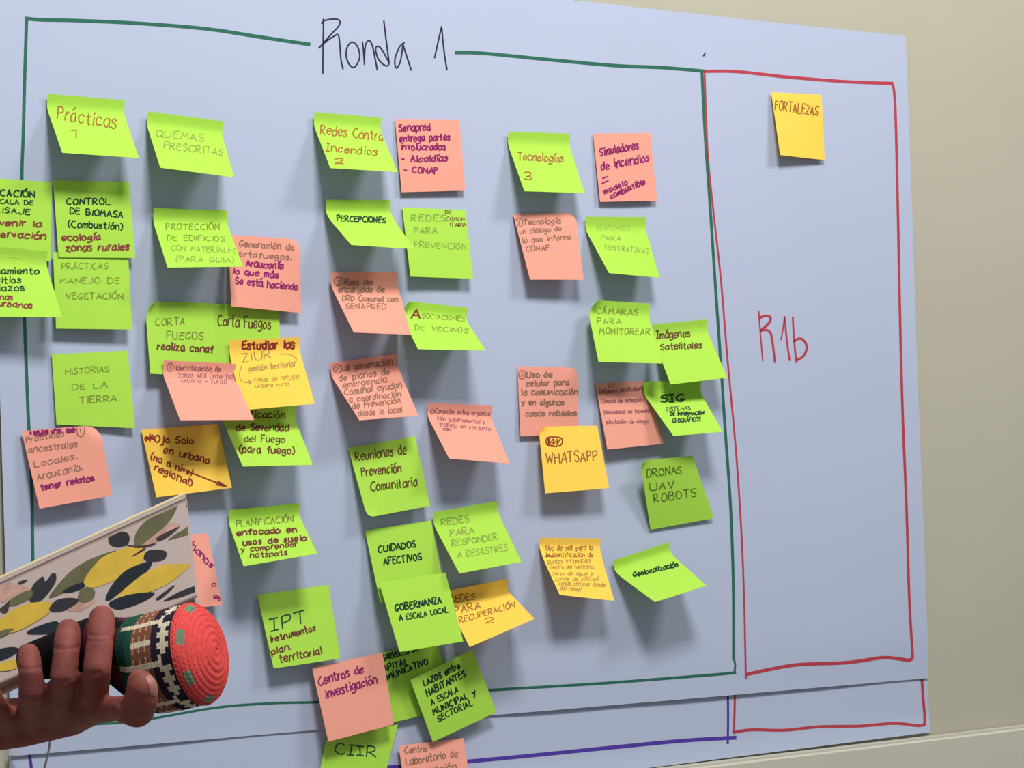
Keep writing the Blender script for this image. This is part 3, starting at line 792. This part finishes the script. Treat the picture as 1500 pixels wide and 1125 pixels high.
sweep(fp, 0.0, LEN)
keys = ['lem', 'olv', 'drk', 'navy', 'ros', 'brn']
prints = [
 ('ros', [(775, 410), (800, 360), (850, 325), (900, 300), (960, 285), (990, 305), (930, 345), (880, 385), (820, 405)]),
 ('ros', [(0, 635), (40, 610), (90, 625), (150, 640), (170, 665), (110, 690), (40, 715), (0, 715)]),
 ('ros', [(370, 765), (420, 722), (480, 700), (525, 705), (500, 735), (440, 770)]),
 ('olv', [(738, 395), (748, 340), (790, 285), (850, 238), (920, 200), (980, 168), (955, 240), (905, 305), (845, 355), (780, 405), (745, 415)]),
 ('olv', [(925, 380), (960, 350), (1000, 328), (1066, 284), (1076, 335), (1005, 358)]),
 ('drk', [(596, 345), (612, 332), (690, 336), (713, 366), (700, 405), (645, 420), (602, 400)]),
 ('olv', [(272, 697), (330, 612), (400, 543), (500, 483), (640, 438), (530, 525), (475, 590), (445, 622), (385, 655)]),
 ('navy', [(340, 667), (398, 630), (466, 612), (462, 640), (400, 666)]),
 ('lem', [(464, 622), (478, 572), (556, 482), (640, 440), (700, 420), (768, 414), (796, 450), (772, 510), (690, 570), (590, 618), (510, 642)]),
 ('navy', [(580, 706), (608, 640), (676, 560), (752, 518), (836, 498), (802, 560), (722, 622), (640, 684), (604, 710)]),
 ('lem', [(640, 696), (722, 618), (800, 560), (898, 516), (960, 512), (1046, 514), (1004, 560), (922, 620), (820, 665), (710, 692)]),
 ('drk', [(794, 460), (830, 434), (908, 440), (913, 474), (880, 495), (802, 494)]),
 ('brn', [(690, 405), (745, 412), (800, 408), (850, 398), (852, 406), (800, 420), (745, 424)]),
 ('brn', [(725, 470), (790, 425), (800, 432), (740, 468)]),
 ('brn', [(860, 370), (900, 345), (985, 308), (940, 350), (880, 385)]),
 ('navy', [(600, 726), (690, 685), (800, 668), (852, 672), (800, 712), (710, 748), (640, 760)]),
 ('drk', [(860, 700), (950, 632), (955, 640), (880, 706)]),
 ('drk', [(985, 665), (1050, 640), (1138, 610), (1136, 640), (1060, 668), (1000, 690), (900, 715)]),
 ('drk', [(165, 695), (182, 630), (236, 580), (252, 608), (286, 565), (309, 568), (302, 620), (232, 708), (175, 722)]),
 ('olv', [(48, 718), (118, 672), (176, 655), (168, 700), (70, 742)]),
 ('lem', [(-90, 860), (0, 815), (80, 760), (170, 727), (284, 724), (270, 780), (182, 838), (100, 880), (0, 900), (-80, 910)]),
 ('olv', [(430, 688), (450, 648), (500, 640), (524, 664), (511, 704), (472, 722), (432, 712)]),
 ('drk', [(274, 752), (318, 708), (402, 698), (432, 718), (352, 768), (282, 772)]),
 ('brn', [(0, 760), (30, 735), (55, 715), (45, 770), (20, 782)]),
 ('olv', [(0, 885), (50, 868), (80, 870), (30, 905), (0, 918)]),
 ('navy', [(148, 888), (220, 850), (310, 826), (330, 860), (290, 890), (200, 897)]),
 ('navy', [(-40, 1000), (0, 978), (80, 968), (104, 985), (60, 1020), (0, 1040)]),
 ('lem', [(0, 1062), (60, 1040), (118, 1035), (90, 1085), (0, 1100)]),
 ('brn', [(100, 612), (155, 596), (120, 622)]),
]
lay = 0.00012
for key, pts in prints:
    lay += 0.000012
    q = catmull([(x*.266667, 690+y*.266667) for x, y in pts+[pts[0]]], 2.0)[:-1]
    out = []
    for x, y in q:
        p = ray_plane(x, y, TR, nb)
        a, b = (TR-p).dot(e1), (p-TR).dot(e2)
        out.append(nbp(min(max(a, .0004), LEN), min(max(b, .0075), H-.0013), lay))
    k = len(cov_V)
    cov_V.extend(out)
    cov_F.append(tuple(range(k, k+len(out))))
    cov_M.append(2+keys.index(key))
mesh_obj('front_cover', cov_V, cov_F, [M['cover'], M['groove']]+[PR[k] for k in keys], book, cov_M)
nb_prism('page_block', [(0.002, -0.0023), (H-0.0035, -0.0023), (H-0.0026, -0.006), (H-0.0035, -(TH_-.0023)), (0.002, -(TH_-.0023))], 0.002, LEN-.002, M['pages'], book)
nb_prism('back_cover', [(0.0, -(TH_-.0021)), (H-.0008, -(TH_-.0021)), (H, -(TH_-.0012)), (H-.0008, -TH_), (0.0, -TH_)], 0.0, LEN, M['cover'], book)
nb_prism('spine', [(0.0004, 0.0001), (-0.0012, -0.0008), (-0.0020, -0.004), (-0.0020, -0.0085), (-0.0012, -(TH_-.0008)), (0.0004, -TH_-.0001), (0.0016, -(TH_+.0001)), (0.0016, 0.00015)], -0.0002, LEN, M['cloth'], book)


# ------------------------------------------------------------------ the hand
def capsule_chain(pts):
    """Overlapping tapered capsules along a chain of (point, radius)."""
    V, Fc = [], []
    for (p, r), (q, s) in zip(pts, pts[1:]):
        ax = (q-p)
        L = ax.length
        ax.normalize()
        t = ax.orthogonal().normalized()
        b = ax.cross(t)
        prof = []
        for k in range(6):
            a = math.pi/2*(1-k/5)
            prof.append((-math.sin(a)*r, math.cos(a)*r))
        for k in range(6):
            a = math.pi/2*k/5
            prof.append((L+math.sin(a)*s, math.cos(a)*s))
        n = 16
        k0 = len(V)
        for (h, rr) in prof:
            rr = max(rr, 1e-5)
            for i in range(n):
                an = 2*math.pi*i/n
                V.append(p+ax*h+(t*math.cos(an)+b*math.sin(an))*rr)
        for k in range(len(prof)-1):
            for i in range(n):
                j = (i+1) % n
                Fc.append((k0+k*n+i, k0+k*n+j, k0+(k+1)*n+j, k0+(k+1)*n+i))
        Fc.append(tuple(k0+i for i in range(n))[::-1])
        Fc.append(tuple(k0+(len(prof)-1)*n+i for i in range(n)))
    return V, Fc


def J(px, py, z, r):                         # joint: pixel, depth, radius in pixels at that depth
    return (cpt(px, py, z), r*z/FPX)


chains = [
 [J(149, 905, 1.072, 19), J(148, 920, 1.066, 20.5), J(146, 942, 1.058, 19.8), J(142, 980, 1.051, 21), J(138, 1012, 1.068, 21.5), J(130, 1038, 1.10, 25)],
 [J(100, 924, 1.074, 18), J(99, 937, 1.068, 20), J(97, 958, 1.060, 19.2), J(94, 992, 1.055, 21), J(90, 1018, 1.076, 21), J(86, 1044, 1.108, 27)],
 [J(42, 958, 1.074, 16), J(43, 968, 1.068, 17.8), J(45, 986, 1.061, 17.4), J(47, 1012, 1.062, 19.8), J(48, 1032, 1.088, 21), J(48, 1050, 1.115, 26)],
 [J(-14, 1010, 1.072, 13.5), J(-12, 1020, 1.070, 15), J(-6, 1032, 1.075, 15), J(0, 1044, 1.09, 17), J(8, 1052, 1.105, 20), J(14, 1058, 1.12, 24)],
 # palm
 [J(130, 1038, 1.10, 25), J(92, 1049, 1.115, 30), J(50, 1054, 1.128, 32), J(14, 1057, 1.13, 34)],
 [J(140, 1038, 1.095, 22), J(104, 1048, 1.115, 30), J(40, 1057, 1.13, 36), J(-20, 1064, 1.128, 38), J(-75, 1076, 1.115, 38), J(-170, 1102, 1.10, 40), J(-330, 1150, 1.08, 46)],
 [J(14, 1059, 1.13, 28), J(-40, 1065, 1.122, 36)],
 # thumb
 [J(100, 1047, 1.115, 28), J(142, 1039, 1.078, 21), J(173, 1038, 1.048, 18), J(201, 1040, 1.026, 26)],
 [J(201, 1040, 1.026, 26), J(207, 1022, 1.018, 25), J(208, 1008, 1.016, 22.5), J(205, 1000, 1.017, 19.5)],
]
VV, FF = [], []
for c in chains:
    V, Fc = capsule_chain(c)
    k = len(VV)
    VV += V
    FF += [tuple(k+i for i in f) for f in Fc]
tmp = mesh_obj('hand_source', VV, FF, [])
md = tmp.modifiers.new('r', 'REMESH')
md.mode = 'VOXEL'
md.voxel_size = 0.0011
ms = tmp.modifiers.new('s', 'SMOOTH')
ms.factor = 0.5
ms.iterations = 6
bpy.context.view_layer.update()
me = bpy.data.meshes.new_from_object(tmp.evaluated_get(bpy.context.evaluated_depsgraph_get()))
bpy.data.objects.remove(tmp)
me.name = 'person'
# creases across the finger joints and the thumb
cre = [(J(148, 931, 1.053, 1)[0], 0.0011, .0007), (J(147, 936, 1.06, 1)[0], 0.0009, .0004), (J(142, 976, 1.07, 1)[0], 0.0012, .0006), (J(98, 948, 1.06, 1)[0], 0.0011, .0007), (J(94, 990, 1.07, 1)[0], 0.0012, .0006),
       (J(45, 978, 1.06, 1)[0], 0.0010, .0006), (J(192, 1030, 1.03, 1)[0], 0.0012, .0005)]
me.calc_loop_triangles()
for v in me.vertices:
    for c, wv, dp in cre:
        d = v.co-c
        s = d.dot(CU)
        if abs(d.dot(CR)) < .0078 and abs(s) < .004 and d.dot(_F) < .004:
            v.co -= v.normal*dp*math.exp(-(s/wv)**2)
M['skin'] = mat('skin', (122, 65, 58), 0.65, 0.18, noise=0.16, nscale=120, bump=0.3, bscale=800)
bs = M['skin'].node_tree.nodes['Principled BSDF']
bs.inputs['Subsurface Weight'].default_value = 0.12
bs.inputs['Subsurface Radius'].default_value = (0.004, 0.0015, 0.001)
bs.inputs['Subsurface Scale'].default_value = 0.6
me.materials.clear()
me.materials.append(M['skin'])
me.polygons.foreach_set('use_smooth', [True]*len(me.polygons))
hand = bpy.data.objects.new('person', me)
COL.objects.link(hand)
tag(hand, 'bare hand of a person reaching in at left, gripping notebook and crocheted ball', 'person')
# thumb nail: a curved plate pressed on the thumb tip, facing right and up
hb = BVHTree.FromPolygons([v.co.copy() for v in me.vertices], [tuple(p.vertices) for p in me.polygons])
nc = cpt(206, 1007, 1.018)
out_ = cam_vec(.86, .22, -.46).normalized()
upn = cam_vec(-.12, .97, .05)
upn = (upn-out_*upn.dot(out_)).normalized()
sdn = out_.cross(upn).normalized()
rows = []
for i in range(11):
    r = []
    v = i/10*2-1
    for k in range(9):
        u = k/8*2-1
        wd = .0044*(1-abs(v)**4)**.35 if abs(v) < 1 else .0008
        q = nc+upn*(v*.0058)+sdn*(u*wd)
        hit, nn, _, _ = hb.ray_cast(q+out_*.03, -out_)
        if hit is None: hit = q+out_*.006
        r.append(hit+out_*(.0003+.0002*(1-u*u)))
    rows.append(r)
V, Fc, _ = slab(rows, .0003, -out_)
M['nail'] = mat('thumb_nail', (146, 94, 84), 0.45, 0.45)
mesh_obj('thumb_nail', V, Fc, M['nail'], hand, smooth=True)['label'] = 'pale thumb nail'


# ------------------------------------------------------------------ crocheted ball
ax = cam_vec(.93, .235, .0)+_F*(-.28)
ax.normalize()
rim = cpt(288, 958, 1.082)
tx = cam_vec(.2, -.97, .1)
tx = (tx-ax*tx.dot(ax)).normalized()
ty = ax.cross(tx)
R0 = 0.0289
YC = {'cream': (200, 190, 164), 'navy': (40, 34, 50), 'black': (24, 20, 24), 'brown': (120, 76, 58), 'green': (30, 74, 62), 'maroon': (84, 28, 40), 'beige': (172, 146, 120), 'red': (206, 74, 72), 'sage': (104, 124, 100)}
YM = {k: mat('yarn_'+k, v, 0.95, 0.08, noise=0.18, nscale=700, bump=0.4, bscale=1400) for k, v in YC.items()}
yk = list(YM)


def knit(name, prof, pat, parent, nseg, stitch):
    """Surface of revolution with raised stitches; pat(row, seg) gives the yarn of each stitch."""
    V, Fc, FM = [], [], []
    sub = 2
    ns = nseg*sub
    nr = len(prof)
    for i, (a, r) in enumerate(prof):
        for k in range(ns):
            an = 2*math.pi*k/ns
            bump = stitch*(1.0 if (k % 2 == 0) else -0.6)*(1 if i % 2 else -0.5)
            rr = max(r+bump*(r > .004), .0002)
            V.append(rim+ax*a+(CU*.016+_F*.012)*smooth((-a-.025)/.05)+(tx*math.cos(an)+ty*math.sin(an))*rr)
    for i in range(nr-1):
        for k in range(ns):
            j = (k+1) % ns
            Fc.append((i*ns+k, i*ns+j, (i+1)*ns+j, (i+1)*ns+k))
            FM.append(yk.index(pat(i, k//sub)))
    Fc.append(tuple(range(ns)))
    FM.append(FM[0])
    Fc.append(tuple((nr-1)*ns+k for k in range(ns))[::-1])
    FM.append(FM[-2])
    return mesh_obj(name, V, Fc, list(YM.values()), parent, FM, True)


def interp(tab, x):
    for (x0, y0), (x1, y1) in zip(tab, tab[1:]):
        if x <= x1:
            return y0+(y1-y0)*(x-x0)/(x1-x0)
    return tab[-1][1]


ball = bpy.data.objects.new('crochet_pouch', None)
COL.objects.link(ball)
ball.location = rim
bpy.context.view_layer.update()
tag(ball, 'crocheted tube pouch with striped sides and red round end, held under the thumb', 'pouch')
NS = 56
tab = [(-.118, .003), (-.116, .010), (-.110, .0110), (-.085, .0148), (-.060, .0192), (-.044, .0240), (-.030, .0284), (-.015, .0290), (0.0, .0286)]
rowsn = 118
prof = [(-.118+.118*i/rowsn, interp(tab, -.118+.118*i/rowsn)) for i in range(rowsn+1)]


def side_pat(i, k):
    mm = 118-118*(i+.5)/rowsn                # millimetres back from the red end
    c = k % 8
    if mm < 2.2: return 'navy'
    if mm < 4: return 'cream' if (k % 2 and c not in (0, 7)) else 'navy'
    if mm < 7.5:
        return 'navy' if c in (0, 7) else 'cream'
    if mm < 9: return 'cream' if (c == 0 or k % 2) else 'navy'
    if mm < 13: return 'cream' if c == 0 else 'navy'
    if mm < 26:
        if c == 0 or (c == 4 and (k//8) % 2 == 0): return 'cream'
        return 'beige' if (int(mm) % 4 == 0 and k % 2) else 'brown'
    if mm < 37:
        return 'cream' if c == 0 and mm < 35 else 'green'
    if mm < 44: return 'maroon' if k % 8 < 5 else 'black'
    if 60 < mm < 66: return 'maroon'
    return 'black'


knit('side_panel', prof, side_pat, ball, NS, .00042)
cp = []
for i in range(33):
    t = i/32
    a = math.pi/2*t
    cp.append((.0125*math.sin(a)**1.1, R0*1.012*math.cos(a)**.9 if t < 1 else .0003))
cp = [(a, max(r, .0004)+(0.0)) for a, r in cp]
cp = [(a+(.00055 if i % 3 == 1 else -.0003), r) for i, (a, r) in enumerate(cp)]


def cap_pat(i, k):
    return 'sage' if 6 <= i <= 11 and k % 8 in (3, 4, 5) else 'red'


knit('red_end', cp, cap_pat, ball, NS, .00035)['label'] = 'red crocheted round end with grey green spots'


# ------------------------------------------------------------------ thin cord hanging below the hand
def tube(pts, r, n=8):
    V, Fc = [], []
    for i, p in enumerate(pts):
        t = (pts[min(i+1, len(pts)-1)]-pts[max(i-1, 0)]).normalized()
        a = t.cross(_F).normalized()
        b = t.cross(a)
        V += [p+(a*math.cos(2*math.pi*k/n)+b*math.sin(2*math.pi*k/n))*r for k in range(n)]
    for i in range(len(pts)-1):
        for k in range(n):
            j = (k+1) % n
            Fc.append((i*n+k, i*n+j, (i+1)*n+j, (i+1)*n+k))
    return V, Fc


cpx = catmull([(74, 1070), (73.5, 1082), (72, 1096), (69, 1110), (66, 1122), (62, 1136), (56, 1155)], 2.0)
V, Fc = tube([cpt(x, y, 1.135) for x, y in cpx], .0007)
M['cord'] = mat('grey_cord', (166, 166, 172), 0.7, 0.2)
tag(mesh_obj('cord', V, Fc, M['cord'], smooth=True), 'thin grey cord hanging down from the hand', 'cord')
